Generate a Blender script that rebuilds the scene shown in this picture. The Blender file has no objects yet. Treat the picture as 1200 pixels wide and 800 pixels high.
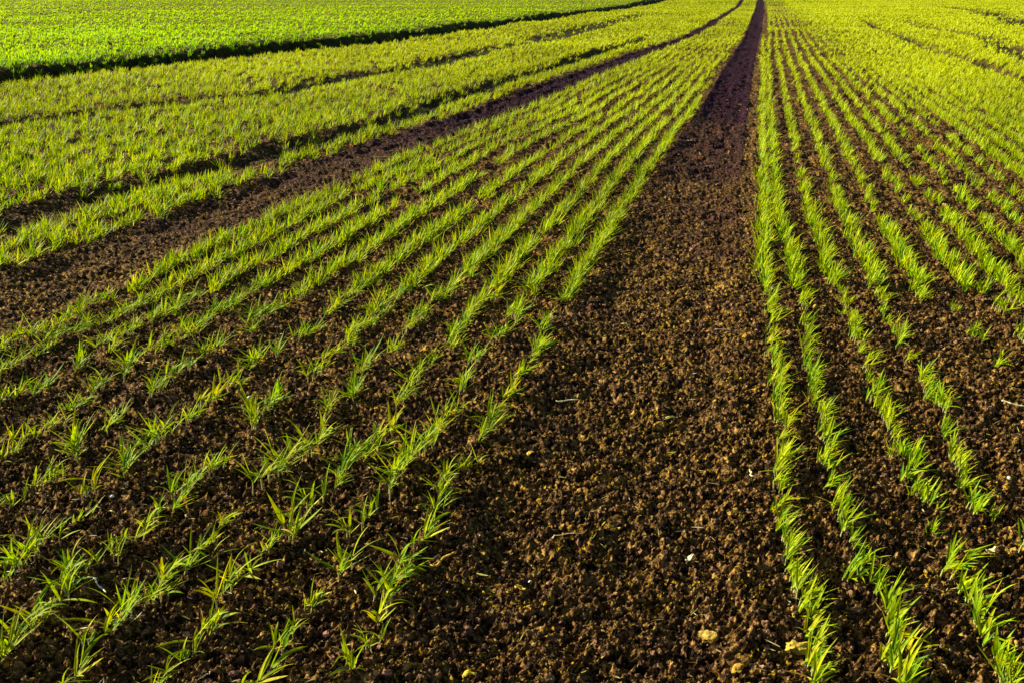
import bpy, math, random
import numpy as np
from mathutils import Vector

# ------------------------------------------------------------------ camera
scene = bpy.context.scene
COL = scene.collection
CAM_H = 0.87
PITCH = math.radians(19.794)
YAW = math.radians(13.292)          # the camera looks this much to the left of the crop rows (+Y)
cam_data = bpy.data.cameras.new("camera")
cam_data.sensor_width = 36.0
cam_data.lens = 35.0
cam_data.clip_start = 0.02
cam_data.clip_end = 3000.0
cam = bpy.data.objects.new("camera", cam_data)
COL.objects.link(cam)
cam.location = (0, 0, CAM_H)
cam.rotation_euler = (math.pi / 2 - PITCH, 0, YAW)
scene.camera = cam

# ------------------------------------------------------------------ sky and sun
SUN_EL = math.radians(24.0)
SUN_AZ = math.radians(172.0)        # direction TO the sun, measured from +X counter-clockwise
sun_dir = Vector((math.cos(SUN_AZ) * math.cos(SUN_EL), math.sin(SUN_AZ) * math.cos(SUN_EL), math.sin(SUN_EL)))
world = bpy.data.worlds.new("World")
scene.world = world
world.use_nodes = True
wn = world.node_tree.nodes
wn.clear()
wo = wn.new("ShaderNodeOutputWorld")
wb = wn.new("ShaderNodeBackground")
ws = wn.new("ShaderNodeTexSky")
ws.sky_type = 'NISHITA'
ws.sun_disc = False
ws.sun_elevation = SUN_EL
ws.sun_rotation = math.pi / 2 - SUN_AZ     # Blender's sky counts clockwise from +Y
wb.inputs[1].default_value = 0.05
world.node_tree.links.new(ws.outputs[0], wb.inputs[0])
world.node_tree.links.new(wb.outputs[0], wo.inputs[0])
sl = bpy.data.lights.new("sun", 'SUN')
sl.energy = 5.0
sl.angle = math.radians(0.5)
sl.color = (1.0, 0.91, 0.64)
so = bpy.data.objects.new("sun", sl)
COL.objects.link(so)
so.rotation_euler = (-sun_dir).to_track_quat('-Z', 'Y').to_euler()
so.location = (-20, 0, 20)
scene.view_settings.view_transform = 'Standard'
scene.view_settings.look = 'None'
scene.view_settings.exposure = 1.2
scene.view_settings.gamma = 1.0
scene.view_settings.use_curve_mapping = False

rng = np.random.default_rng(11)
random.seed(5)

# ------------------------------------------------------------------ noise (numpy)
def _hash(ix, iy, seed):
    h = (ix.astype(np.int64) * 374761393 + iy.astype(np.int64) * 668265263 + seed * 974711) & 0xFFFFFFFF
    h = ((h ^ (h >> 13)) * 1274126177) & 0xFFFFFFFF
    h = ((h ^ (h >> 16)) * 2246822519) & 0xFFFFFFFF
    h = h ^ (h >> 13)
    return (h & 0xFFFFFF).astype(np.float64) / 16777216.0

def vnoise(x, y, seed=0):
    ix = np.floor(x); iy = np.floor(y)
    fx = x - ix; fy = y - iy
    fx = fx * fx * (3 - 2 * fx); fy = fy * fy * (3 - 2 * fy)
    a = _hash(ix, iy, seed); b = _hash(ix + 1, iy, seed)
    c = _hash(ix, iy + 1, seed); d = _hash(ix + 1, iy + 1, seed)
    return (a + (b - a) * fx) * (1 - fy) + (c + (d - c) * fx) * fy

def fbm(x, y, oct=3, seed=0):
    s = 0.0; a = 1.0; t = 0.0
    for k in range(oct):
        s = s + a * vnoise(x, y, seed + k * 17); t += a
        a *= 0.55; x = x * 2.03 + 5.1; y = y * 2.03 - 3.7
    return s / t

def clods(x, y, seed):
    """rounded lumps of random height, packed as cells: 0 in the cracks, up to 1 on a crown"""
    ix = np.floor(x); iy = np.floor(y)
    best = np.zeros_like(x)
    for ox in (-1, 0, 1):
        for oy in (-1, 0, 1):
            jx = ix + ox; jy = iy + oy
            px = jx + 0.1 + 0.8 * _hash(jx, jy, seed); py = jy + 0.1 + 0.8 * _hash(jx, jy, seed + 1)
            r = 0.32 + 0.5 * _hash(jx, jy, seed + 2)
            d2 = ((x - px) ** 2 + (y - py) ** 2) / (r * r)
            best = np.maximum(best, np.sqrt(np.clip(1 - d2, 0, 1)) * (0.25 + 0.75 * _hash(jx, jy, seed + 3)) * r / 0.8)
    return best

def smooth(a, b, x):
    t = np.clip((x - a) / (b - a), 0, 1)
    return t * t * (3 - 2 * t)

# ------------------------------------------------------------------ layout of the field
# "lane" u counts sideways distance in the seeding direction: X = 0.072 + 0.9 * u close by; farther off the lanes bend.
def depth_of(X, Y):
    return Y * math.cos(YAW) - X * math.sin(YAW)

_kd_y = np.array([-5, 0, 20, 43, 63, 97, 128, 159, 182, 250, 600, 700, 800, 900.])
_kd_k = np.array([.52, .50, .50, .56, .745, .845, .89, .96, .985, 1, 1, .97, .955, .95])
_D = CAM_H / np.tan(PITCH - np.arctan((400 - _kd_y) / 1167.0))
_o = np.argsort(_D)
def k_of(D):
    return np.interp(D, _D[_o], _kd_k[_o])
_gy = np.array([0, 7, 37, 50, 75, 105, 240, 306, 400, 513, 646, 796, 860.])
_gv = np.array([.2, .2, .07, 0, -.042, -.056, -.06, -.009, .017, .03, .036, .066, .07])
_GD = CAM_H / np.tan(PITCH - np.arctan((400 - _gy) / 1167.0))
_go = np.argsort(_GD)
def g_of(D):
    return np.interp(D, _GD[_go], _gv[_go])

def s_from_u(u, D):
    e = np.clip(1 - (np.abs(u) - 3) * 0.1, 0.5, 1)
    left = u * k_of(D) ** e
    right = u + g_of(D) * np.exp(-np.abs(u) / 0.5)
    return np.where(u < -0.3, left, np.where(u > 0, right, u))

def lane_x(u, Y):
    u = np.asarray(u, float); Y = np.asarray(Y, float)
    X = 0.072 + 0.9 * u
    for _ in range(4):
        X = 0.072 + 0.9 * s_from_u(u, np.maximum(depth_of(X, Y), 0.5))
    return X

def lane_of(X, Y):
    D = np.maximum(depth_of(X, Y), 0.5)
    s = (X - 0.072) / 0.9
    u = s.copy()
    kk = k_of(D)
    for _ in range(3):
        e = np.clip(1 - (np.abs(u) - 3) * 0.1, 0.5, 1)
        w = smooth(-.34, -.12, s)
        u = (s / kk ** e) * (1 - w) + (s - g_of(D) * np.exp(-np.abs(u) / 0.5)) * w
    return u

BARE = (-0.56, -0.055)         # the wide bare wheel strip
TRAM = (-2.56, -2.13)          # the other wheel strip
DITCH = (-9.8, -8.1)
GAP_LINES = [   # thin bare furrows inside the dense crop: points (X, Y), half width, strength
 ([(-5.0, 5.47), (-4.86, 5.76), (-4.48, 6.64), (-3.97, 7.67), (-3.73, 10.0), (-3.56, 12.7), (-3.38, 16.7), (-3.06, 24.6)], .23, .97),
 ([(-2.71, 2.6), (-2.75, 3.16), (-2.74, 3.75), (-2.64, 4.36), (-2.52, 5.19), (-2.38, 6.35), (-2.33, 7.86), (-2.30, 9.75), (-2.18, 11.8), (-1.82, 16.6)], .15, 1.0),
 ([(2.51, 26.5), (2.39, 20.2), (2.38, 15.9), (2.53, 14.5), (2.54, 11.9), (2.56, 10.9), (2.56, 9.1)], .14, 1.0),
 ([(3.42, 25.6), (3.46, 21.9), (3.77, 19.3), (3.32, 14.3), (3.28, 11.9)], .22, .85),
 ([(7.1, 45.0), (7.2, 37.2), (5.6, 24.1)], .5, .9),
 ([(-18.9, 21.4), (-19.5, 23.8), (-20.2, 26.8), (-21.7, 31.4)], .40, .8),
 ([(-3.6, 16.9), (-3.4, 21.1), (-3.5, 29.8)], .25, .9),
]

def gap_mask(X, Y):
    g = np.zeros(np.shape(X))
    for pts, hw, st in GAP_LINES:
        p = np.array(pts); o = np.argsort(p[:, 1]); p = p[o]
        xc = np.interp(Y, p[:, 1], p[:, 0])
        inside = smooth(p[0, 1] - .6, p[0, 1], Y) * (1 - smooth(p[-1, 1], p[-1, 1] * 1.15, Y))
        wob = (vnoise(X * .5 + 3, Y * 1.3, 201) - .5) * hw * .6
        g = np.maximum(g, st * inside * np.exp(-((X - xc + wob) / hw) ** 4))
    return g

def ground_z(X, Y, detail=True):
    X = np.asarray(X, float); Y = np.asarray(Y, float)
    R = np.hypot(X, Y)
    u = lane_of(X, Y)
    z = (fbm(X * 0.35, Y * 0.35, 2, 3) - 0.5) * 0.10 * smooth(3, 12, R)
    z += (fbm(X * 0.06, Y * 0.06, 2, 9) - 0.5) * 0.5 * smooth(15, 60, R)
    z += (fbm(X * 3.0, Y * 3.0, 2, 5) - 0.5) * 0.022
    for a, b, dd in ((BARE[0], BARE[1], .012), (TRAM[0], TRAM[1], .012)):
        w = (b - a) * 0.22
        z -= dd * smooth(a, a + w, u) * (1 - smooth(b - w, b, u))
    z -= .045 * gap_mask(X, Y) * smooth(2, 5, R)
    dn = (fbm(X * .9, Y * .9, 2, 31) - .5) * .35
    z -= 0.42 * smooth(DITCH[0] - .15, DITCH[0] + .35, u + dn) * (1 - smooth(DITCH[1] - .6, DITCH[1] + .1, u + dn))
    z += 0.03 * smooth(DITCH[0] + .1, DITCH[0] - .5, u + dn) * 1.0
    if detail:
        m = R < 14
        x = X[m]; y = Y[m]; r = R[m]
        wx = x + (fbm(x * 40, y * 40, 2, 41) - .5) * .026
        wy = y + (fbm(x * 40, y * 40, 2, 47) - .5) * .022
        wx = wx + (fbm(x * 130, y * 130, 2, 43) - .5) * .013
        wy = wy + (fbm(x * 130, y * 130, 2, 49) - .5) * .013
        big = clods(wx / 0.060, wy / 0.060, 51) ** 1.5 * 0.016
        patch = smooth(.35, .7, fbm(x * 5, y * 5, 2, 61))
        mid = clods(wx / 0.021, wy / 0.021, 57) ** 1.6 * 0.0075
        fine = clods(wx / 0.009 + 7, wy / 0.009, 63) ** 1.5 * 0.0034
        ca, sa = math.cos(.5), math.sin(.5)
        rx = x * ca + y * sa; ry = -x * sa + y * ca
        ridge = (1 - np.abs(2 * fbm(rx * 40, ry * 84, 3, 87) - 1)) * 0.026 + (1 - np.abs(2 * vnoise(rx * 90, ry * 150, 95) - 1)) * .009
        mid = mid * .7 + ridge - .016
        tiny = (fbm(rx * 170, ry * 260, 2, 71) - .5) * 0.0090
        att = 1 / (1 + (r / 9) ** 2)
        z[m] += (big * (.35 + .65 * patch) * 1.0 + mid + fine * (1 - smooth(3, 6, r)) + tiny * (1 - smooth(2, 4, r))) * att - .012
        z[m] += (fbm(x * 14, y * 14, 2, 77) - .5) * .022
        z[m] += (1 - np.abs(2 * fbm(x * 13, y * 9, 2, 78) - 1) - .7) * .035 * smooth(3, 7, r)
        f = ~m
        z[f] += (vnoise(X[f] * 9, Y[f] * 9, 81) - .5) * .05 - .01
    return z

# ------------------------------------------------------------------ mesh helpers
def np_mesh(name, V, F, color=None, smooth_shade=True):
    """V (n,3); F a list of (m,k) index arrays"""
    me = bpy.data.meshes.new(name)
    me.vertices.add(len(V))
    me.vertices.foreach_set("co", np.ascontiguousarray(V, np.float32).ravel())
    if isinstance(F, np.ndarray): F = [F]
    idx = np.concatenate([f.ravel() for f in F]).astype(np.int32)
    tot = np.concatenate([np.full(len(f), f.shape[1], np.int32) for f in F])
    st = np.concatenate([[0], np.cumsum(tot)[:-1]]).astype(np.int32)
    me.loops.add(len(idx))
    me.loops.foreach_set("vertex_index", idx)
    me.polygons.add(len(tot))
    me.polygons.foreach_set("loop_start", st)
    me.polygons.foreach_set("loop_total", tot)
    me.polygons.foreach_set("use_smooth", np.full(len(tot), smooth_shade))
    me.update(calc_edges=True)
    if color is not None:
        at = me.attributes.new("tint", 'FLOAT_COLOR', 'POINT')
        c = np.ones((len(V), 4), np.float32); c[:, :3] = color
        at.data.foreach_set("color", c.ravel())
    me.name = name
    return me

def link(name, me, mat, parent=None):
    o = bpy.data.objects.new(name, me)
    COL.objects.link(o)
    if mat and not me.materials: me.materials.append(mat)
    if parent: o.parent = parent
    return o

def tag(o, label=None, cat=None, group=None, kind=None):
    if label: o["label"] = label
    if cat: o["category"] = cat
    if group: o["group"] = group
    if kind: o["kind"] = kind
    return o

# ------------------------------------------------------------------ materials
def new_mat(name):
    m = bpy.data.materials.new(name); m.use_nodes = True
    nt = m.node_tree; nt.nodes.clear()
    out = nt.nodes.new("ShaderNodeOutputMaterial")
    return m, nt, out

def leaf_material(name, gain=1.0, trans=0.35):
    m, nt, out = new_mat(name)
    N, L = nt.nodes, nt.links
    at = N.new("ShaderNodeAttribute"); at.attribute_name = "tint"
    oi = N.new("ShaderNodeObjectInfo")
    hs = N.new("ShaderNodeHueSaturation")
    mr = N.new("ShaderNodeMapRange"); mr.inputs[3].default_value = 0.487; mr.inputs[4].default_value = 0.512
    L.new(oi.outputs["Random"], mr.inputs[0]); L.new(mr.outputs[0], hs.inputs["Hue"])
    geo = N.new("ShaderNodeNewGeometry")
    nz = N.new("ShaderNodeTexNoise"); nz.inputs["Scale"].default_value = 90; nz.inputs["Detail"].default_value = 3
    L.new(geo.outputs["Position"], nz.inputs["Vector"])
    mv = N.new("ShaderNodeMapRange"); mv.inputs[1].default_value = .3; mv.inputs[2].default_value = .7
    mv.inputs[3].default_value = .6 * gain; mv.inputs[4].default_value = 1.35 * gain
    L.new(nz.outputs[0], mv.inputs[0]); L.new(mv.outputs[0], hs.inputs["Value"])
    L.new(at.outputs["Color"], hs.inputs["Color"])
    pb = N.new("ShaderNodeBsdfPrincipled")
    pb.inputs["Roughness"].default_value = .5
    pb.inputs["Specular IOR Level"].default_value = .10
    L.new(hs.outputs[0], pb.inputs["Base Color"])
    tr = N.new("ShaderNodeBsdfTranslucent")
    tc = N.new("ShaderNodeMix"); tc.data_type = 'RGBA'; tc.blend_type = 'MULTIPLY'; tc.inputs[0].default_value = 1
    L.new(hs.outputs[0], tc.inputs[6]); tc.inputs[7].default_value = (1.25, 1.15, .25, 1)
    L.new(tc.outputs[2], tr.inputs[0])
    mx = N.new("ShaderNodeMixShader"); mx.inputs[0].default_value = trans
    L.new(pb.outputs[0], mx.inputs[1]); L.new(tr.outputs[0], mx.inputs[2])
    L.new(mx.outputs[0], out.inputs[0])
    return m

def soil_material():
    m, nt, out = new_mat("crumbly_soil")
    N, L = nt.nodes, nt.links
    geo = N.new("ShaderNodeNewGeometry")
    def noise(scale, det=4, rough=.6, dist=0):
        n = N.new("ShaderNodeTexNoise"); n.inputs["Scale"].default_value = scale
        n.inputs["Detail"].default_value = det; n.inputs["Roughness"].default_value = rough
        n.inputs["Distortion"].default_value = dist
        L.new(geo.outputs["Position"], n.inputs["Vector"]); return n
    def ramp(src, pts):
        r = N.new("ShaderNodeValToRGB"); e = r.color_ramp.elements
        while len(e) < len(pts): e.new(.5)
        for q, (p, c) in zip(e, pts): q.position = p; q.color = (*c, 1)
        L.new(src, r.inputs[0]); return r
    def mix(fac, a, b, bt='MIX'):
        x = N.new("ShaderNodeMix"); x.data_type = 'RGBA'; x.blend_type = bt
        if isinstance(fac, float): x.inputs[0].default_value = fac
        else: L.new(fac, x.inputs[0])
        for sck, v in ((6, a), (7, b)):
            if isinstance(v, tuple): x.inputs[sck].default_value = (*v, 1)
            else: L.new(v, x.inputs[sck])
        return x.outputs[2]
    n1 = noise(55, 5, .7, .4)
    base = ramp(n1.outputs[0], [(.36, (.004, .002, .001)), (.48, (.034, .017, .007)), (.57, (.17, .092, .027)), (.66, (.46, .285, .085))])
    n2 = noise(130, 3, .6)
    pink = ramp(n2.outputs[0], [(.57, (0, 0, 0)), (.66, (1, 1, 1))])
    c = mix(pink.outputs[0], base.outputs[0], (.30, .135, .058))
    n3 = noise(95, 3, .55, 1.5)
    och = ramp(n3.outputs[0], [(.565, (0, 0, 0)), (.64, (1, 1, 1))])
    n3b = noise(7, 2, .5)
    gate = ramp(n3b.outputs[0], [(.36, (0, 0, 0)), (.58, (1, 1, 1))])
    mm = N.new("ShaderNodeMath"); mm.operation = 'MULTIPLY'
    L.new(och.outputs[0], mm.inputs[0]); L.new(gate.outputs[0], mm.inputs[1])
    c = mix(mm.outputs[0], c, (.42, .26, .008))
    vo = N.new("ShaderNodeTexVoronoi"); vo.inputs["Scale"].default_value = 150; vo.inputs["Randomness"].default_value = 1
    L.new(geo.outputs["Position"], vo.inputs["Vector"])
    vr = ramp(vo.outputs["Color"], [(.0, (.35, .35, .35)), (1, (1.45, 1.45, 1.45))])
    c = mix(1.0, c, vr.outputs[0], 'MULTIPLY')
    # soil far up the strips blends to plum-brown with distance; the tint attribute carries where
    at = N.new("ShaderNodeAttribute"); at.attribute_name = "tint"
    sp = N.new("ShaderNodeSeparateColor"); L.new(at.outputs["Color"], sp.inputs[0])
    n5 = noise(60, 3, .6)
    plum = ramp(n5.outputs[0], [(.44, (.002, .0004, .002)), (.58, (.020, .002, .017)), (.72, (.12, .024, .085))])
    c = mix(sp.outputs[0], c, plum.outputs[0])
    # ground wholly covered by far crop
    n6 = noise(1.5, 5, .7)
    grn = ramp(n6.outputs[0], [(.35, (.10, .14, .004)), (.65, (.26, .30, .004))])
    c = mix(sp.outputs[1], c, grn.outputs[0])
    # dark ground of ditch and furrows; the ditch shadow is put into this colour
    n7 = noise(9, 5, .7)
    dark_ground = ramp(n7.outputs[0], [(.4, (.006, .008, .004)), (.62, (.035, .045, .006))])
    c = mix(sp.outputs[2], c, dark_ground.outputs[0])
    pb = N.new("ShaderNodeBsdfPrincipled"); pb.inputs["Roughness"].default_value = .85
    pb.inputs["Specular IOR Level"].default_value = .06
    L.new(c, pb.inputs["Base Color"])
    b1 = N.new("ShaderNodeBump"); b1.inputs["Strength"].default_value = 1; b1.inputs["Distance"].default_value = .004
    L.new(noise(190, 4, .7).outputs[0], b1.inputs["Height"])
    b2 = N.new("ShaderNodeBump"); b2.inputs["Strength"].default_value = 1; b2.inputs["Distance"].default_value = .010
    L.new(noise(60, 3, .6, .6).outputs[0], b2.inputs["Height"]); L.new(b1.outputs[0], b2.inputs["Normal"])
    L.new(b2.outputs[0], pb.inputs["Normal"])
    L.new(pb.outputs[0], out.inputs[0])
    return m

def tint_material(name, rough=.7, bump=0.0, spec=.3):
    m, nt, out = new_mat(name)
    N, L = nt.nodes, nt.links
    at = N.new("ShaderNodeAttribute"); at.attribute_name = "tint"
    tc = N.new("ShaderNodeTexCoord")
    nz = N.new("ShaderNodeTexNoise"); nz.inputs["Scale"].default_value = 160; nz.inputs["Detail"].default_value = 4
    L.new(tc.outputs["Object"], nz.inputs["Vector"])
    hs = N.new("ShaderNodeHueSaturation")
    mv = N.new("ShaderNodeMapRange"); mv.inputs[1].default_value = .3; mv.inputs[2].default_value = .7
    mv.inputs[3].default_value = .55; mv.inputs[4].default_value = 1.3
    L.new(nz.outputs[0], mv.inputs[0]); L.new(mv.outputs[0], hs.inputs["Value"]); L.new(at.outputs["Color"], hs.inputs["Color"])
    pb = N.new("ShaderNodeBsdfPrincipled"); pb.inputs["Roughness"].default_value = rough
    pb.inputs["Specular IOR Level"].default_value = spec
    L.new(hs.outputs[0], pb.inputs["Base Color"])
    if bump:
        b = N.new("ShaderNodeBump"); b.inputs["Distance"].default_value = bump
        L.new(nz.outputs[0], b.inputs["Height"]); L.new(b.outputs[0], pb.inputs["Normal"])
    L.new(pb.outputs[0], out.inputs[0])
    return m

M_SOIL = soil_material()
M_LEAF = leaf_material("young_cereal_leaf", 1.0, .38)
M_STEM = leaf_material("cereal_stem", 1.0, .2)
M_GRASS = leaf_material("lush_grass", 1.15, .5)
M_CRUMB = tint_material("soil_crumb", .9, .003, .2)
M_STRAW = tint_material("dry_straw", .55, .0006, .4)
M_STONE = tint_material("pale_stone", .6, .001, .4)

# ------------------------------------------------------------------ ground: one polar sheet, fine in the part of the field seen close by
def build_ground():
    yy = np.concatenate([np.arange(905, 400, -.85), np.arange(400, 120, -.7), np.arange(120, 10, -.42), np.arange(10, -14, -.5)])
    r_f = CAM_H / np.tan(PITCH - np.arctan((400 - yy) / 1167.0)) * 1.0
    r_f = r_f[r_f > .62]
    rad = np.concatenate([np.linspace(.03, r_f[0] * .98, 40), r_f, r_f[-1] * 1.12 ** np.arange(1, 24)])
    a0 = math.pi / 2 + YAW
    fine = np.linspace(-math.radians(36), math.radians(36), 1350)
    rest = np.linspace(math.radians(36), 2 * math.pi - math.radians(36), 170)[1:-1]
    ang = a0 - np.concatenate([fine, rest])
    na, nr = len(ang), len(rad)
    Rg, Ag = np.meshgrid(rad, ang, indexing='ij')
    X = (Rg * np.cos(Ag)).ravel(); Y = (Rg * np.sin(Ag)).ravel()
    Z = ground_z(X, Y)
    V = np.stack([X, Y, Z], 1)
    V = np.vstack([V, [[0, 0, Z[:na].mean()]]])
    i = np.arange(nr - 1)[:, None]; j = np.arange(na)[None, :]; j2 = (j + 1) % na
    q = np.stack([i * na + j, i * na + j2, (i + 1) * na + j2, (i + 1) * na + j], -1).reshape(-1, 4)
    q = q[:, ::-1]
    jj = np.arange(na)
    t = np.stack([np.full(na, nr * na), (jj + 1) % na, jj], 1)[:, ::-1]
    u = lane_of(V[:, 0], V[:, 1]); R = np.hypot(V[:, 0], V[:, 1])
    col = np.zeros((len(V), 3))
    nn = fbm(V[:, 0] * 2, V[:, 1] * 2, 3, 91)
    intram = ((u > BARE[0]) & (u < BARE[1])) | ((u > TRAM[0]) & (u < TRAM[1]))
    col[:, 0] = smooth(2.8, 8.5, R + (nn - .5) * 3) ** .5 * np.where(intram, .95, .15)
    col[:, 1] = smooth(45, 70, R) * (~intram)
    lush = (u < DITCH[0] - .25) | ((u > 1.3) & (R > 8))
    dense = (u < TRAM[0] - .05) | (u > 1.0)
    col[:, 1] = np.maximum(col[:, 1], np.maximum(lush * smooth(10, 30, R) * .7, dense * smooth(7, 22, R) * .45))
    col[:, 2] = smooth(DITCH[0] - .35, DITCH[0], u) * (1 - smooth(DITCH[1] - .25, DITCH[1] + .05, u))  # painted shade across the ditch band
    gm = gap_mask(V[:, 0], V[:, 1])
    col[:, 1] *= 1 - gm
    col[:, 2] = np.maximum(col[:, 2], gm * smooth(3, 7, R) * .9)  # thin furrows blend to the same dark ground colour
    return np_mesh("ground", V, [q, t], col)
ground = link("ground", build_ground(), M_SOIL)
tag(ground, kind="structure")

# ------------------------------------------------------------------ blades
def blades(P, az, tilt, curl, Ln, W, tint, seg=4, fold=True, tipcol=None):
    n = len(P)
    t = np.linspace(0, 1, seg + 1)
    a = tilt[:, None] + curl[:, None] * t[None, :] ** 1.3
    st = (Ln / seg)[:, None]
    h = np.sin(a) * st; v = np.cos(a) * st
    H = np.concatenate([np.zeros((n, 1)), np.cumsum(h[:, :-1], 1)], 1)
    Vv = np.concatenate([np.zeros((n, 1)), np.cumsum(v[:, :-1], 1)], 1)
    ca, sa = np.cos(az)[:, None], np.sin(az)[:, None]
    C = np.stack([P[:, 0:1] + H * ca, P[:, 1:2] + H * sa, P[:, 2:3] + Vv], -1)       # n,seg+1,3
    w = W[:, None] * np.clip(np.minimum(.5 + 1.6 * t, 1.0) * (1 - t ** 2.6) + .02, 0, 1)[None, :] * .5
    tw = (rng.random(n) - .5)[:, None] * 1.6 * t[None, :] + (rng.random(n)[:, None] - .5) * .5
    sx, sy = -np.sin(az)[:, None] * np.cos(tw), np.cos(az)[:, None] * np.cos(tw)
    side = np.stack([sx, sy, np.sin(tw)], -1)
    nrm = np.stack([-np.cos(a) * ca, -np.cos(a) * sa, np.sin(a)], -1)
    if fold:
        cols = [C + side * w[..., None], C - nrm * (w * .45)[..., None], C - side * w[..., None]]
    else:
        cols = [C + side * w[..., None], C - side * w[..., None]]
    k = len(cols)
    V = np.stack(cols, 2).reshape(-1, 3)
    b = (np.arange(n) * (seg + 1) * k)[:, None, None]
    i = (np.arange(seg) * k)[None, :, None]; j = np.arange(k - 1)[None, None, :]
    o = b + i + j
    F = np.stack([o, o + 1, o + k + 1, o + k], -1).reshape(-1, 4)
    g = t[None, :, None]
    cc = tint[:, None, :] * (1.0 - .15 * (1 - g))
    pale = np.array([.42, .47, .06])
    cc = cc * (1 - .35 * np.clip(1 - g * 4, 0, 1)) + pale * .35 * np.clip(1 - g * 4, 0, 1)
    if tipcol is not None:
        f = np.clip((g - .72) / .28, 0, 1) * tipcol[0][:, None, None]
        cc = cc * (1 - f) + np.array(tipcol[1]) * f
    colr = np.repeat(cc[:, :, None, :], k, 2).reshape(-1, 3)
    return V, F, colr

GREEN = np.array([[.22, .36, .001], [.31, .42, .001], [.40, .46, .001], [.11, .25, .002], [.50, .48, .001]])
def pick_tints(n, p=(.28, .3, .2, .14, .08)):
    c = GREEN[rng.choice(5, n, p=p)]
    return c * (.75 + .5 * rng.random((n, 1)))

def tube(P0, P1, r0, r1, bend, sides=6, seg=4):
    """one curved tapering stem"""
    P0 = np.array(P0, float); P1 = np.array(P1, float)
    vs = []; d = P1 - P0
    up = np.array([0, 0, 1.0]); a = np.cross(d, [0.3, 1, .1]); a /= np.linalg.norm(a) + 1e-9
    b = np.cross(d, a); b /= np.linalg.norm(b) + 1e-9
    for i in range(seg + 1):
        t = i / seg
        c = P0 + d * t + np.array(bend) * math.sin(math.pi * t)
        r = r0 + (r1 - r0) * t
        for s in range(sides):
            q = 2 * math.pi * s / sides
            vs.append(c + (a * math.cos(q) + b * math.sin(q)) * r)
    F = []
    for i in range(seg):
        for s in range(sides):
            s2 = (s + 1) % sides
            F.append((i * sides + s, i * sides + s2, (i + 1) * sides + s2, (i + 1) * sides + s))
    n0 = len(vs)
    vs.append(P0); vs.append(P1 + d * .02)
    T = []
    for s in range(sides):
        s2 = (s + 1) % sides
        T.append((n0, s2, s)); T.append((n0 + 1, seg * sides + s, seg * sides + s2))
    return np.array(vs), np.array(F), np.array(T)

def make_proto(kind, i, big=False):
    """kind 0: open fans of leaves; kind 1: leaves blown over towards +X; returns meshes of stems, foliage and maybe a dry leaf"""
    ns = int(rng.integers(6, 10)) if big else int(rng.integers(3, 6))
    stems = []; P = []; AZ = []; TI = []; CU = []; LN = []; WD = []
    for s in range(ns):
        y0 = (s - (ns - 1) / 2) * (.0115 if big else .016) + rng.normal(0, .004); x0 = rng.normal(0, .0045)
        az = rng.normal(.2, .8) if kind else rng.normal(.9, 1.3)
        lean = abs(rng.normal(.35, .2)) + (.1 if kind else 0)
        hgt = rng.uniform(.008, .018)
        top = np.array([x0 + math.cos(az) * math.sin(lean) * hgt, y0 + math.sin(az) * math.sin(lean) * hgt, hgt * math.cos(lean)])
        V, F, T = tube((x0, y0, -.022), top, .0016, .0012, (0, rng.normal(0, .001), 0))
        zc = np.clip(V[:, 2:3] / hgt, 0, 1)
        col = np.array([.52, .50, .22]) * (1 - zc) + np.array([.30, .42, .05]) * zc
        stems.append(np_mesh("stem", V, [F, T], col))
        nb = int(rng.integers(4, 7))
        for b in range(nb):
            if kind: a = rng.normal(.3, .85); ti = rng.uniform(.15, 1.25)
            else: a = rng.normal(.8, .6) + (math.pi if rng.random() < .38 else 0); ti = rng.uniform(.15, 1.1)
            P.append(top - np.array([0, 0, rng.uniform(0, .006)])); AZ.append(a); TI.append(ti)
            CU.append(rng.uniform(-.1, .7) + (rng.uniform(.5, 1.5) if rng.random() < .25 else 0)); LN.append(rng.uniform(.018, .072) * (.6 if rng.random() < .15 else 1)); WD.append(rng.uniform(.0032, .0070))
    n = len(P)
    tips = np.where(rng.random(n) < .3, rng.uniform(.3, .9, n), 0)
    V, F, C = blades(np.array(P), np.array(AZ), np.array(TI), np.array(CU), np.array(LN), np.array(WD), pick_tints(n), 6, True, (tips, (.62, .52, .10)))
    fol = np_mesh("foliage", V, F, C)
    dry = None
    if i % 3 == 0:
        a = rng.uniform(0, 6.28, 1)
        V, F, C = blades(np.array([[rng.normal(0, .006), rng.normal(0, .01), .006]]), a, np.array([1.1]), np.array([.6]), np.array([.05]), np.array([.0045]),
                         np.array([[.55, .34, .06]]), 6, True, (np.array([.8]), (.5, .25, .05)))
        dry = np_mesh("withered_leaf", V, F, C)
    return stems, fol, dry, n
PROTO = {k: [make_proto(k % 2, i, k > 1) for i in range(12)] for k in (0, 1, 2, 3)}

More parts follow.
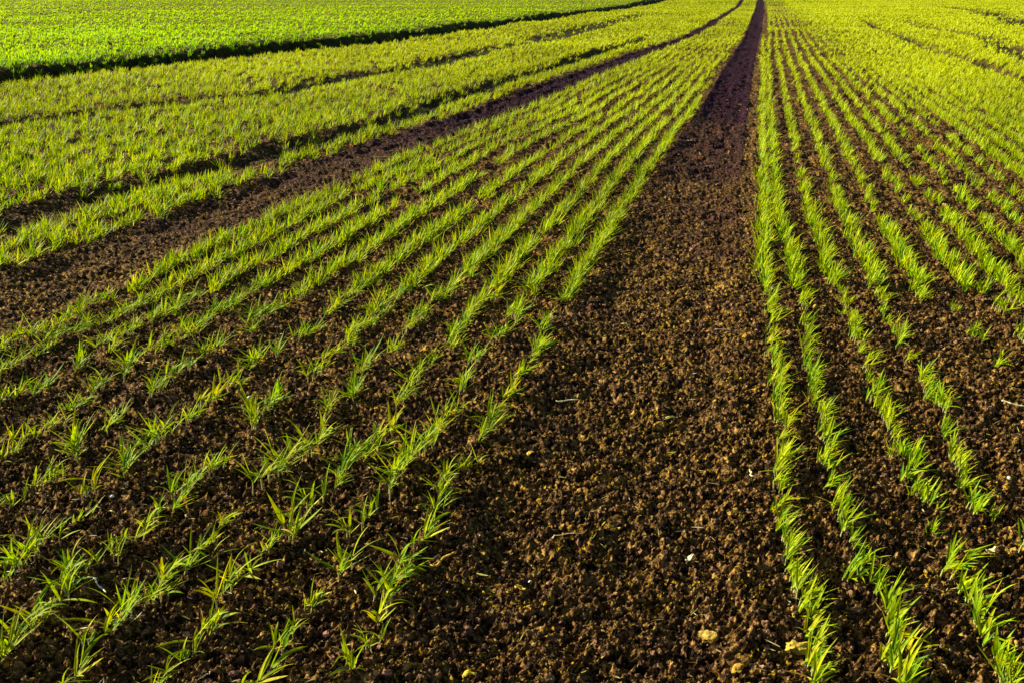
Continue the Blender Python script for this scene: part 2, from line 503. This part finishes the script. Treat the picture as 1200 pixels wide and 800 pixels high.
# ------------------------------------------------------------------ seedlings drilled in rows: where each one stands
NEAR_ROWS = {
 ('L',1):[(-0.465,1.016,1.1),(-0.455,1.075,0.9),(-0.465,1.15,1.1),(-0.48,1.22,1.1),(-0.487,1.285,1.2),(-0.481,1.373,1.1),(-0.478,1.454,0.9),(-0.491,1.538,1.1),(-0.479,1.636,0.9),(-0.485,1.762,0.8),(-0.487,1.844,1.1),(-0.481,1.987,0.9),(-0.48,2.102,0.9),(-0.476,2.262,1.1)],
 ('L',2):[(-0.582,0.984,1.2),(-0.581,1.045,1.1),(-0.577,1.089,1.1),(-0.578,1.147,0.8),(-0.573,1.251,1.2),(-0.592,1.347,0.9),(-0.593,1.426,1.1),(-0.582,1.516,1.2),(-0.58,1.643,1.1),(-0.58,1.763,0.9),(-0.582,1.871,1.1),(-0.593,2.016,0.9),(-0.606,2.165,0.9),(-0.59,2.36,0.9)],
 ('L',3):[(-0.709,0.959,0.9),(-0.696,1.007,1.1),(-0.697,1.061,1.1),(-0.711,1.14,1.1),(-0.713,1.204,1.1),(-0.705,1.268,0.8),(-0.698,1.322,1.2),(-0.695,1.419,1.1),(-0.692,1.518,0.8),(-0.697,1.585,1.1),(-0.684,1.649,1.1),(-0.686,1.761,1),(-0.701,1.908,0.9),(-0.715,2.046,0.9),(-0.715,2.172,0.9),(-0.683,2.248,0.9)],
 ('L',4):[(-0.824,0.936,1.1),(-0.834,0.996,1.2),(-0.827,1.041,1.2),(-0.82,1.102,1.1),(-0.827,1.151,1.2),(-0.805,1.209,1),(-0.812,1.25,0.8),(-0.819,1.324,1),(-0.798,1.474,1.1),(-0.801,1.58,1.1),(-0.804,1.698,1),(-0.832,1.812,1.1),(-0.827,1.933,1),(-0.849,2.076,1),(-0.838,2.211,0.9),(-0.839,2.358,0.9)],
 ('L',5):[(-0.935,0.972,1.2),(-0.94,1.038,1.2),(-0.952,1.108,1.1),(-0.949,1.162,0.8),(-0.933,1.193,0.8),(-0.924,1.239,1),(-0.935,1.297,1.1),(-0.932,1.372,1),(-0.947,1.43,1),(-0.929,1.49,1),(-0.949,1.698,1.1),(-0.955,1.795,1),(-0.951,2.021,1),(-0.974,2.145,0.9)],
 ('L',6):[(-1.055,1.123,1.2),(-1.055,1.179,1),(-1.077,1.28,1.1),(-1.096,1.359,1),(-1.094,1.471,1.1),(-1.104,1.582,1),(-1.088,1.678,1.1),(-1.105,1.786,1),(-1.108,1.895,1.1),(-1.125,2.043,1),(-1.106,2.131,1),(-1.101,2.258,0.9)],
 ('L',7):[(-1.226,1.328,1),(-1.216,1.404,1.1),(-1.239,1.518,1.1),(-1.256,1.65,1),(-1.244,1.806,1),(-1.253,1.919,0.9),(-1.257,2.078,1),(-1.238,2.263,0.9)],
 ('L',8):[(-1.357,1.48,0.9),(-1.381,1.55,1),(-1.355,1.603,1),(-1.384,1.72,1),(-1.383,1.801,1),(-1.388,1.918,1),(-1.382,2.048,1),(-1.368,2.157,1)],
 ('L',9):[(-1.541,1.709,1.1),(-1.506,1.772,0.9),(-1.514,1.919,0.9),(-1.495,2.022,0.9)],
 ('R',1):[(0.135,1.147,1.1),(0.133,1.201,1),(0.131,1.266,0.9),(0.13,1.323,1.1),(0.116,1.356,1.1),(0.108,1.452,1),(0.096,1.542,1),(0.097,1.62,1),(0.098,1.744,1.1),(0.109,1.898,0.8),(0.107,1.965,1),(0.099,2.073,1),(0.099,2.203,1),(0.096,2.337,1),(0.087,2.478,1),(0.092,2.639,1),(0.089,2.825,1),(0.082,3.055,1)],
 ('R',2):[(0.237,1.171,1.2),(0.247,1.267,1.2),(0.244,1.379,0.9),(0.215,1.444,1.1),(0.202,1.576,1),(0.196,1.656,1),(0.182,1.785,0.9),(0.188,1.901,1),(0.193,2.016,1),(0.182,2.121,1),(0.18,2.207,1),(0.178,2.299,1),(0.179,2.519,1),(0.178,2.681,1),(0.178,2.871,1),(0.169,2.992,1),(0.161,3.142,1)],
 ('R',3):[(0.387,1.207,1),(0.382,1.234,1.1),(0.373,1.317,1.1),(0.37,1.393,1.1),(0.355,1.485,1.1),(0.349,1.702,0.9),(0.34,1.742,0.8),(0.337,1.8,1),(0.333,1.896,1),(0.321,2.016,1),(0.318,2.101,1),(0.314,2.187,1),(0.311,2.365,1),(0.303,2.576,1),(0.305,2.689,1),(0.298,2.858,1),(0.291,3.048,1)],
 ('R',4):[(0.488,1.587,0.9),(0.455,1.665,0.7),(0.424,1.667,1.1),(0.425,1.786,1),(0.427,1.895,1),(0.447,2.122,1),(0.433,2.215,1),(0.429,2.319,1),(0.414,2.575,1),(0.404,2.735,1),(0.399,2.898,1),(0.381,3.032,1)],
 ('R',5):[(0.624,2.462,0.7),(0.615,2.67,0.8),(0.601,2.913,0.6)],
 ('R',6):[(0.719,2.674,1.1),(0.716,2.892,1.1),(0.705,3.109,1.1),(0.701,3.32,1)],
}
LEFT_U = [-.62, -.745, -.875, -1.01, -1.155, -1.305, -1.475, -1.635, -1.79, -1.93, -2.06]
RIGHT_U = [-.0, .105, .235, .37, .51, .66, .79, .93, 1.07, 1.20, 1.33, 1.46, 1.59]

def frame_xy(X, Y, Z=0.0):
    """position in the photograph's frame (1200 x 800), only to tell what is in view"""
    X = np.asarray(X, float); Y = np.asarray(Y, float)
    D = Y * math.cos(YAW) - X * math.sin(YAW); S = X * math.cos(YAW) + Y * math.sin(YAW)
    dz = Z - CAM_H
    d = D * math.cos(PITCH) - dz * math.sin(PITCH); up = D * math.sin(PITCH) + dz * math.cos(PITCH)
    d = np.where(d < .05, .05, d)
    return 600 + 1167 * S / d, 400 - 1167 * up / d, d

cand = []      # (X, Y, size, side, row, )
for (sd, rw), pts in NEAR_ROWS.items():
    for X, Y, s in pts:
        cand.append((X, Y, s, sd, rw))
def extend(sd, rw, u, y0, y1):
    Y = y0
    while Y < y1:
        X = float(lane_x(u, Y))
        keep = .88 if rw <= 9 else .8
        if rng.random() < keep:
            cand.append((X + rng.normal(0, .008), Y, float(rng.uniform(.8, 1.1)), sd, rw))
        Y += rng.uniform(.05, .075)
for rw in (1, 2, 3, 4):            # small plants that close the seed row between the big tufts
    q = sorted(NEAR_ROWS[('R', rw)], key=lambda a: a[1])
    for a, b in zip(q[:-1], q[1:]):
        if .085 < b[1] - a[1] < .26:
            cand.append(((a[0] + b[0]) / 2 + rng.normal(0, .004), (a[1] + b[1]) / 2, .72, 'R', rw))
for i, u in enumerate(LEFT_U):
    have = [p[1] for p in NEAR_ROWS.get(('L', i + 1), [])]
    extend('L', i + 1, u, (max(have) + .06) if have else .8, 3.7)
for i, u in enumerate(RIGHT_U):
    have = [p[1] for p in NEAR_ROWS.get(('R', i + 1), [])]
    if have: extend('R', i + 1, u, max(have) + .05, 3.9)
    elif u < 1.6: extend('R', i + 1, u, 2.3, 3.9)
vis = []; hidden = []
for c in cand:
    fx, fy, d = frame_xy(c[0], c[1], .02)
    if -25 < fx < 1225 and fy < 835: vis.append((float(d),) + c)
    else: hidden.append(c)
vis.sort(key=lambda a: a[0])
single = vis[:298]
rest_far = [v[1:] for v in vis[296:]]
D_CUT = single[-1][0]

ORD = ['zero', 'first', 'second', 'third', 'fourth', 'fifth', 'sixth', 'seventh', 'eighth', 'ninth', 'tenth', 'eleventh', 'twelfth', 'thirteenth',
       'fourteenth', 'fifteenth', 'sixteenth', 'seventeenth', 'eighteenth', 'nineteenth', 'twentieth']
def ordinal(n):
    if n <= 20: return ORD[n]
    return {2: 'twenty', 3: 'thirty', 4: 'forty', 5: 'fifty'}[n // 10] + ('-' + ORD[n % 10] if n % 10 else 'th') if n % 10 else {30: 'thirtieth', 40: 'fortieth', 50: 'fiftieth'}[n]

count = {}
zs = ground_z(np.array([c[1] for c in single]), np.array([c[2] for c in single]))
for (d, X, Y, s, sd, rw), z in sorted(zip(single, zs), key=lambda a: a[0][2]):
    n = count[(sd, rw)] = count.get((sd, rw), 0) + 1
    kind = 1 if sd == 'R' else 0
    if sd == 'L' and rng.random() < .35: kind = 1
    big = d > 1.8 or (sd == 'R' and rw < 4 and rng.random() < .7) or (s > 1.05 and rng.random() < .25)
    stems, fol, dry, nb = PROTO[kind + (2 if big else 0)][int(rng.integers(0, 12))]
    root = bpy.data.objects.new("cereal_seedling", None)
    root.empty_display_size = .02
    COL.objects.link(root)
    root.location = (X, Y, z + .001)
    root.rotation_euler = (rng.normal(0, .08), rng.normal(0, .08), rng.normal(0, .28))
    sc = s * rng.uniform(.76, 1.08) * ((.92 if sd == 'L' else .88) + .06 * float(smooth(1.1, 2.1, Y)))
    root.scale = (sc, sc, sc * rng.uniform(.9, 1.12))
    for me in stems: link("stem", me, M_STEM, root)
    link("foliage", fol, M_LEAF, root)
    if dry: link("withered_leaf", dry, M_LEAF, root)
    look = ('sparse' if len(stems) <= 3 else 'leafy' if len(stems) <= 5 else 'bushy') + (' leaning' if kind else ' spreading')
    side = 'left' if sd == 'L' else 'right'
    tag(root, "%s tuft, %s nearest in the %s row %s of the bare strip" % (look, ordinal(n), ordinal(rw), side),
        "seedling", "cereal seedlings drilled in rows")

# ------------------------------------------------------------------ the thousands of farther seedlings, one mass
def far_points():
    XS = []; YS = []; SZ = []; KD = []
    # rows on both sides; lane numbers
    us = list(LEFT_U)
    u = -2.64
    left_block = []
    while u > DITCH[1] + .12:
        left_block.append(u); u -= .15
    right_block = list(RIGHT_U)
    u = 1.73
    while u < 34: right_block.append(u); u += .145 if u < 8 else .22
    for u in us + left_block + right_block:
        Y = 0.9; dens = .62 if u < -2.2 else .46 if u > 1.3 else 1.0
        while Y < 75:
            ds = max(.040, .0065 * Y) * dens
            Y += ds * rng.uniform(.6, 1.4)
            XS.append(u); YS.append(Y)
    U = np.array(XS); Y = np.array(YS)
    X = lane_x(U, Y)
    D = depth_of(X, Y)
    dense = ((U < -2.6) | (U > .9))
    blur = np.where(dense, .022 + .010 * np.clip(Y - 3, 0, 6), .007 + .0005 * Y)
    blur = np.where((U > .9) & (U < 2.2), .010 + .02 * smooth(7, 13, Y), blur)
    blur = np.where(U >= 2.2, blur + .03, blur)
    X = X + rng.normal(0, 1, len(X)) * np.minimum(blur, .09)
    fx, fy, d = frame_xy(X, Y, .02)
    inview = (fx > -90) & (fx < 1290) & (fy < 860) & (fy > -60)
    inview |= (fx > -650) & (fx < 1850) & (fy < 900) & (fy > -60) & (rng.random(len(X)) < .7)
    near_margin = (np.abs(X) < 3.2) & (Y < 4)           # keep a margin beside the frame for a side step
    keep = inview | near_margin
    # not where single seedlings stand
    blocked = (d < D_CUT) & (fx > -25) & (fx < 1225) & (fy < 835)
    keep &= ~blocked
    keep &= D > .55
    lu = lane_of(X, Y)
    pn = fbm(X * 1.6, Y * .8, 3, 101)
    pn2 = fbm(X * 7, Y * 3.0, 2, 107)
    thin = np.where((pn2 < .30) & (Y < 9), .35, 1.0) * np.where(U < .95, np.where(Y < 6, .88, 1.0), 1.0)
    # thin dark lines in the dense blocks
    thin = thin * (1 - gap_mask(X, Y))
    thin = np.where((lu > .45) & (lu < 3) & (Y < 5.5), thin * np.where(pn < .48, .6, .92), thin)
    for a, b in (BARE, TRAM): thin = np.where((lu > a + .03 - .10 * smooth(4, 10, Y)) & (lu < b - .03 + .07 * smooth(4, 10, Y)), .0, thin)
    keep &= rng.random(len(X)) < thin
    keep &= ~((lu > DITCH[0]) & (lu < DITCH[1] + .02))
    return X[keep], Y[keep], U[keep]

def tufts_mass(X, Y, Z, nb_f, size, bias, tints, seg_f, fold, wfac, name):
    """one mesh of many leaf fans"""
    nb = nb_f
    idx = np.repeat(np.arange(len(X)), nb)
    n = len(idx)
    sp = .012 * size[idx]
    P = np.stack([X[idx] + rng.normal(0, 1, n) * sp * .6, Y[idx] + rng.normal(0, 1, n) * sp, Z[idx] - .004], 1)
    b = bias[idx]
    az = np.where(rng.random(n) < b, rng.normal(.25, .7, n), rng.uniform(0, 2 * math.pi, n))
    tilt = rng.uniform(.05, .9, n); curl = rng.uniform(-.1, .8, n)
    Ln = rng.uniform(.04, .082, n) * size[idx]
    W = rng.uniform(.0042, .0070, n) * wfac[idx]
    tips = np.where(rng.random(n) < .2, rng.uniform(.3, .8, n), 0)
    return blades(P, az, tilt, curl, Ln, W, tints(idx), seg_f, fold, (tips, (.60, .50, .06)))

def join(parts):
    V = []; F = []; C = []; o = 0
    for v, f, c in parts:
        V.append(v); F.append(f + o); C.append(c); o += len(v)
    return np.concatenate(V), np.concatenate(F), np.concatenate(C)

FX, FY, FU = far_points()
ex = np.array([c[0] for c in rest_far + hidden]); ey = np.array([c[1] for c in rest_far + hidden])
FZ = ground_z(FX, FY); EZ = ground_z(ex, ey)
def crop_tints(u_arr, y_arr):
    def f(idx):
        n = len(idx)
        c = pick_tints(n)
        yy = y_arr[idx]; uu = u_arr[idx]
        pt = fbm(uu * 1.3 + 40, yy * .7, 3, 211)[:, None]
        c = c * (.62 + .76 * pt)
        far = smooth(3, 14, yy)[:, None]
        yel = np.array([[.45, .50, .001]]) * (.7 + .6 * rng.random((n, 1))) * (.66 + .68 * pt)
        c = c * (1 - .6 * far) + yel * .6 * far
        r = (smooth(.9, 1.6, uu) * smooth(5, 12, yy))[:, None]
        c = c * (1 - .5 * r) + np.array([[.50, .57, .001]]) * .5 * r
        return c
    return f
parts = []
near = FY < 5
for m, nb, seg, fold in ((near, 14, 4, True), ((~near) & (FY < 14), 10, 3, False), (FY >= 14, 7, 2, False)):
    if not m.any(): continue
    y = FY[m]
    size = rng.uniform(.8, 1.15, m.sum()) * np.where(FU[m] > 1.6, 1.0, np.where(FU[m] > -.1, .84, .95)) * np.clip(.95 + (y - 14) * .004, .95, 1.15)
    wf = np.clip(y / 7.5, 1, 5.0) * np.where(y > 14, 1.25, 1.0)
    wf = np.where((FU[m] < .95) & (FU[m] > -2.2), np.minimum(wf, 2.4), wf)
    bias = np.where(FU[m] > -.1, .7, .45)
    parts.append(tufts_mass(FX[m], y, FZ[m], nb, size, bias, crop_tints(FU[m], y), seg, fold, wf, ''))
parts.append(tufts_mass(ex, ey, EZ, 12, np.full(len(ex), 1.0), np.full(len(ex), .5), crop_tints(np.zeros(len(ex)), ey), 4, True, np.ones(len(ex)), ''))
V, F, C = join(parts)
crop = link("cereal_crop", np_mesh("cereal_crop", V, F, C), M_LEAF)
tag(crop, "yellow-green young cereal rows running on to the top of the field", "crop", kind="stuff")

# ------------------------------------------------------------------ the lusher field beyond the ditch
def meadow_points():
    out = []
    # rings of growing cell size
    D = 6.0
    while D < 90:
        cell = max(.06, .0085 * D)
        xs = np.arange(-2.0 * D - 8, -2.0, cell)
        X = xs + rng.uniform(-.5, .5, len(xs)) * cell
        Y = np.full(len(xs), D) + rng.uniform(-.5, .5, len(xs)) * cell * 1.3
        out.append(np.stack([X, Y], 1)); D += cell * 1.3
    Q = np.concatenate(out)
    # the left edge of the frame looks down across the ditch at shallow Y as well
    X, Y = Q[:, 0], Q[:, 1]
    lu = lane_of(X, Y)
    fx, fy, d = frame_xy(X, Y, .1)
    dn = (fbm(X * .9, Y * .9, 2, 31) - .5) * .35
    k = (rng.random(len(X)) > gap_mask(X, Y)) & (lu + dn < DITCH[0] + .12) & (fx > -700) & (fx < 1000) & (fy < 400) & (fy > -60)
    tr = np.exp(-((lu + 17.5) / .35) ** 4) * smooth(40, 20, Y) * .0
    return X[k], Y[k], lu[k]
GX, GY, GU = meadow_points()
GZ = ground_z(GX, GY)
pn = fbm(GX * .5, GY * .5, 3, 131)
def grass_tints(idx):
    n = len(idx)
    G = np.array([[.27, .43, .001], [.34, .48, .001], [.19, .37, .001]])
    c = G[rng.integers(0, 3, n)] * (.75 + .5 * rng.random((n, 1)))
    c = c * (.85 + .5 * pn[idx])[:, None]
    e = smooth(DITCH[0] - 1.6, DITCH[0] - .1, GU[idx])[:, None]            # darker rank grass along the bank
    c = c * (1 - .55 * e) + np.array([[.05, .17, .012]]) * .55 * e
    f = smooth(12, 35, GY[idx])[:, None]
    return c * (1 - .3 * f) + np.array([[.42, .50, .001]]) * .3 * f
edge = smooth(DITCH[0] - .8, DITCH[0], GU)
V, F, C = tufts_mass(GX, GY, GZ, 13, (.80 + .25 * pn) * (1 + .25 * edge), np.full(len(GX), .45), grass_tints, 3, False, np.clip(GY / 5.0, 1.3, 7.0) * 1.2, '')
grass = link("grass", np_mesh("grass", V, F, C), M_GRASS)
tag(grass, "smooth bright green grass of the field beyond the dark ditch", "grass", kind="stuff")

# ------------------------------------------------------------------ loose crumbs of soil
def ico():
    t = (1 + 5 ** .5) / 2
    v = np.array([(-1, t, 0), (1, t, 0), (-1, -t, 0), (1, -t, 0), (0, -1, t), (0, 1, t), (0, -1, -t), (0, 1, -t), (t, 0, -1), (t, 0, 1), (-t, 0, -1), (-t, 0, 1)], float)
    v /= np.linalg.norm(v[0])
    f = np.array([(0, 11, 5), (0, 5, 1), (0, 1, 7), (0, 7, 10), (0, 10, 11), (1, 5, 9), (5, 11, 4), (11, 10, 2), (10, 7, 6), (7, 1, 8), (3, 9, 4), (3, 4, 2), (3, 2, 6), (3, 6, 8), (3, 8, 9), (4, 9, 5), (2, 4, 11), (6, 2, 10), (8, 6, 7), (9, 8, 1)])
    return v, f
def subdiv(v, f):
    v = list(map(tuple, v)); cache = {}; out = []
    def mid(a, b):
        k = (min(a, b), max(a, b))
        if k not in cache:
            m = (np.array(v[a]) + np.array(v[b])) / 2; m /= np.linalg.norm(m)
            v.append(tuple(m)); cache[k] = len(v) - 1
        return cache[k]
    for a, b, c in f:
        x, y, z = mid(a, b), mid(b, c), mid(c, a)
        out += [(a, x, z), (b, y, x), (c, z, y), (x, y, z)]
    return np.array(v), np.array(out)
IV, IF = subdiv(*ico())
SOILC = np.array([[.12, .06, .028], [.05, .024, .012], [.22, .12, .055], [.30, .155, .095], [.32, .21, .04], [.02, .012, .008]])
def crumbs(n, r0, r1, dmin, dmax):
    D = dmin * (dmax / dmin) ** rng.random(n)
    S = rng.uniform(-.62, .62, n) * (D + .25)
    X = S * math.cos(YAW) - D * math.sin(YAW); Y = D * math.cos(YAW) + S * math.sin(YAW)
    Z = ground_z(X, Y)
    r = r0 * (r1 / r0) ** (rng.random(n) ** 1.8)
    nv = len(IV)
    B = IV[None] * (1 + (rng.random((n, nv, 1)) - .5) * .9)
    B = B * (.5 + .8 * rng.random((n, 1, 3)))
    a = rng.uniform(0, 6.28, n); ca, sa = np.cos(a)[:, None], np.sin(a)[:, None]
    B = np.stack([B[..., 0] * ca - B[..., 1] * sa, B[..., 0] * sa + B[..., 1] * ca, B[..., 2]], -1) * r[:, None, None]
    B += np.stack([X, Y, Z + r * .35], 1)[:, None, :]
    F = (IF[None] + (np.arange(n) * nv)[:, None, None]).reshape(-1, 3)
    c = SOILC[rng.choice(6, n, p=[.3, .24, .2, .12, .07, .07])] * (.7 + .6 * rng.random((n, 1)))
    return B.reshape(-1, 3), F, np.repeat(c, nv, 0)
V, F, C = join([crumbs(12000, .0011, .0055, .9, 3.2), crumbs(4000, .003, .009, 2.5, 9)])
cr = link("soil_crumbs", np_mesh("soil_crumbs", V, F, C, False), M_CRUMB)
tag(cr, "loose brown crumbs of earth lying all over the tilled soil", "soil crumbs", kind="stuff")

# bits of chaff and root fibre, too many to count
def chaff(n):
    D = .9 * (9.0) ** rng.random(n)
    S = rng.uniform(-.6, .6, n) * (D + .2)
    X = S * math.cos(YAW) - D * math.sin(YAW); Y = D * math.cos(YAW) + S * math.sin(YAW)
    Z = ground_z(X, Y) + .003
    cols = np.array([[.45, .33, .05], [.50, .36, .14], [.38, .20, .05], [.55, .48, .25], [.42, .38, .02]])
    c = cols[rng.integers(0, 5, n)] * (.6 + .6 * rng.random((n, 1)))
    return blades(np.stack([X, Y, Z], 1), rng.uniform(0, 6.28, n), rng.uniform(1.2, 1.6, n), rng.uniform(-.5, .6, n),
                  rng.uniform(.006, .024, n) * np.clip(D / 3, 1, 2), rng.uniform(.0012, .0034, n) * np.clip(D / 3, 1, 2), c, 3, True)
V, F, C = chaff(2600)
ch = link("chaff", np_mesh("chaff", V, F, C), M_STRAW)
tag(ch, "tiny ochre flecks of chaff and root scattered through the soil", "chaff", kind="stuff")

# ------------------------------------------------------------------ single pieces lying on the soil
def put(o, X, Y, lift):
    o.location = (X, Y, float(ground_z(np.array([X]), np.array([Y]))[0]) + lift)

def stalk(X, Y, ln, r, ang, col, label, kinks=3, bend=.12, name="straw", cat="straw"):
    """a bent dry stalk with nodes, lying down"""
    V = []; F = []; n = 18; sides = 7
    ph = random.uniform(0, 6)
    for i in range(n + 1):
        t = i / n
        x = (t - .5) * ln
        y = bend * ln * (math.sin(t * 3.1 * kinks / 2 + ph) * .5) + bend * ln * .25 * math.sin(9 * t + ph)
        rr = r * (1 - .35 * t) * (1 + (.45 if i in (5, 12) else 0)) * (1 + .12 * math.sin(7 * t * 3 + ph))
        z = .0015 * math.sin(5 * t + ph)
        for s in range(sides):
            q = 2 * math.pi * s / sides
            V.append((x, y + rr * math.cos(q), z + rr * .75 * math.sin(q)))
    for i in range(n):
        for s in range(sides):
            s2 = (s + 1) % sides
            F.append((i * sides + s, (i + 1) * sides + s, (i + 1) * sides + s2, i * sides + s2))
    V.append(((-.5) * ln, V[0][1], V[0][2])); V.append((.5 * ln, V[n * sides][1], V[n * sides][2]))
    T = []
    for s in range(sides):
        s2 = (s + 1) % sides
        T.append((len(V) - 2, s, s2)); T.append((len(V) - 1, n * sides + s2, n * sides + s))
    V = np.array(V)
    c = np.array(col) * (.8 + .4 * rng.random((len(V), 1)))
    o = link(name, np_mesh(name, V, [np.array(F), np.array(T)], c), M_STRAW)
    put(o, X, Y, .007); o.rotation_euler = (0, random.uniform(-.08, .08), ang)
    return tag(o, label, cat)

def scrap(X, Y, ln, w, ang, col, label, name="leaf_scrap", cat="leaf scrap"):
    """a crumpled fragment of dead leaf with real thickness"""
    nu, nv = 12, 6; top = []; ph = random.uniform(0, 6)
    for i in range(nu + 1):
        t = i / nu
        ww = w * .5 * (math.sin(math.pi * min(max(t, .04), .96)) ** .6) * (1 + .3 * math.sin(11 * t + ph))
        for j in range(nv + 1):
            v = j / nv * 2 - 1
            z = .0022 * math.sin(5 * t + ph) + .0016 * math.cos(4 * v + ph * 2 + 3 * t) + .25 * abs(v) * ww
            top.append(((t - .5) * ln, v * ww + .1 * ln * math.sin(3 * t + ph), z))
    top = np.array(top); m = len(top)
    V = np.vstack([top, top - [0, 0, .0007]])
    F = []
    for i in range(nu):
        for j in range(nv):
            a = i * (nv + 1) + j; b = a + nv + 1
            F.append((a, b, b + 1, a + 1)); F.append((a + m, a + 1 + m, b + 1 + m, b + m))
    ring = [j for j in range(nv + 1)] + [i * (nv + 1) + nv for i in range(1, nu + 1)] + [nu * (nv + 1) + j for j in range(nv - 1, -1, -1)] + [i * (nv + 1) for i in range(nu - 1, 0, -1)]
    for q in range(len(ring)):
        a, b = ring[q], ring[(q + 1) % len(ring)]
        F.append((a, b, b + m, a + m))
    c = np.array(col) * (.7 + .6 * rng.random((len(V), 1)))
    o = link(name, np_mesh(name, V, np.array(F), c), M_STRAW)
    put(o, X, Y, .006); o.rotation_euler = (random.uniform(-.3, .1), random.uniform(-.2, .2), ang)
    return tag(o, label, cat)

SV, SF = subdiv(IV, IF)
def pebble(X, Y, r, sq, col, label, name="pebble", cat="pebble", rough=.3):
    ph = rng.uniform(0, 50)
    nzv = fbm(SV[:, 0] * 1.3 + ph, SV[:, 1] * 1.3 + SV[:, 2] * 2.1, 3, 5)
    V = SV * (1 + (nzv[:, None] - .5) * rough * 2) * r * np.array(sq)
    c = np.array(col) * (.75 + .5 * nzv[:, None])
    o = link(name, np_mesh(name, V, SF, c, rough < .5), M_STONE if rough < .5 else M_CRUMB)
    put(o, X, Y, r * sq[2] * .35 + .002); o.rotation_euler = (random.uniform(-.2, .2), random.uniform(-.2, .2), random.uniform(0, 3))
    return tag(o, label, cat)

R = math.radians
PALE = (.60, .54, .32); OCH = (.62, .42, .02); ORG = (.58, .28, .02)
stalk(-.350, 2.02, .052, .0023, R(15), (.66, .60, .36), "short pale wavy twig in the middle of the bare strip", name="twig", cat="twig")
scrap(-.119, 1.961, .030, .010, R(28), (.80, .70, .16), "cream and yellow leaf scrap near the first row right of the bare strip")
scrap(-.370, 1.726, .020, .013, R(60), OCH, "broad golden leaf scrap just below the pale wavy twig")
scrap(-.290, 2.571, .026, .011, R(10), (.75, .62, .08), "small yellow leaf scrap high on the bare strip above the twig")
stalk(-.005, 2.565, .090, .0013, R(12), (.60, .46, .24), "long thin straw touching the first row right of the bare strip", bend=.05)
stalk(.602, 2.159, .060, .0022, R(-12), PALE, "stout pale straw at the right edge among the right-hand rows", bend=.08)
scrap(-.041, 1.414, .018, .008, R(38), (.62, .58, .40), "whitish leaf flake low on the bare strip near the right-hand rows")
scrap(-.173, 1.490, .022, .010, R(20), (.72, .58, .03), "bright yellow leaf scrap in the lower middle of the bare strip")
scrap(-.289, 1.279, .017, .009, R(5), OCH, "flat golden leaf scrap below the white round pebble")
stalk(-.425, 1.321, .050, .0026, R(40), (.60, .36, .03), "curved ochre root bit beside the first row left of the bare strip", name="root_bit", cat="root", bend=.3)
scrap(-.306, 1.061, .026, .010, R(25), (.66, .50, .02), "yellow leaf scrap at the bottom edge of the bare strip")
pebble(-.284, 1.326, .0042, (1.1, .9, .8), (.66, .66, .60), "small white round pebble on the lower bare strip")
scrap(-.455, 1.531, .019, .008, R(15), ORG, "orange leaf scrap against the first row left of the bare strip")
stalk(-.244, 1.434, .045, .0010, R(8), (.55, .38, .12), "hair-thin brown straw above the white round pebble", bend=.06)
pebble(-.001, 1.235, .011, (1.2, .9, .7), (.42, .28, .05), "ochre clod low on the bare strip, the farther of two", "clod", "clod", .6)
pebble(.041, 1.155, .009, (1.4, .8, .6), (.44, .25, .03), "orange-brown clod near the bottom edge beside the first right row", "clod", "clod", .6)
pebble(.118, 1.211, .012, (1.4, .9, .7), (.46, .32, .04), "yellowish clod at the foot of the first row right of the strip", "clod", "clod", .6)
stalk(-1.386, 1.981, .050, .0017, R(-5), (.70, .50, .30), "pinkish straw lying among the left-hand seedlings", bend=.05)
pebble(-1.023, 1.827, .0052, (1.0, .9, .9), (.68, .68, .58), "white knobbly pebble between the fifth and sixth left rows")
pebble(-1.049, 1.362, .0034, (1.1, .9, .8), (.72, .76, .74), "tiny bluish-white pebble between two left-hand rows near the frame edge")
pebble(-.767, 1.134, .0040, (1.1, .9, .8), (.80, .66, .62), "tiny pink-white pebble between the third and fourth left rows")
stalk(-.914, 1.122, .052, .0017, R(-20), (.74, .66, .44), "knotty pale twig on the soil at the lower left", name="twig", cat="twig", bend=.16)
stalk(-1.797, 4.919, .20, .0035, R(24), (.70, .48, .20), "long tan straw lying in the far left wheel strip", bend=.05)
pebble(.513, 1.803, .0040, (1.2, .9, .8), (.76, .66, .58), "tiny pale pebble between the third and fourth right rows")
scrap(.431, 1.539, .018, .009, R(40), (.70, .72, .30), "pale greenish leaf scrap beside the fourth row right of the strip")
stalk(.052, 1.712, .030, .0020, R(120), (.80, .70, .36), "short curled cream straw touching a drooping tuft of the first right row", bend=.35)
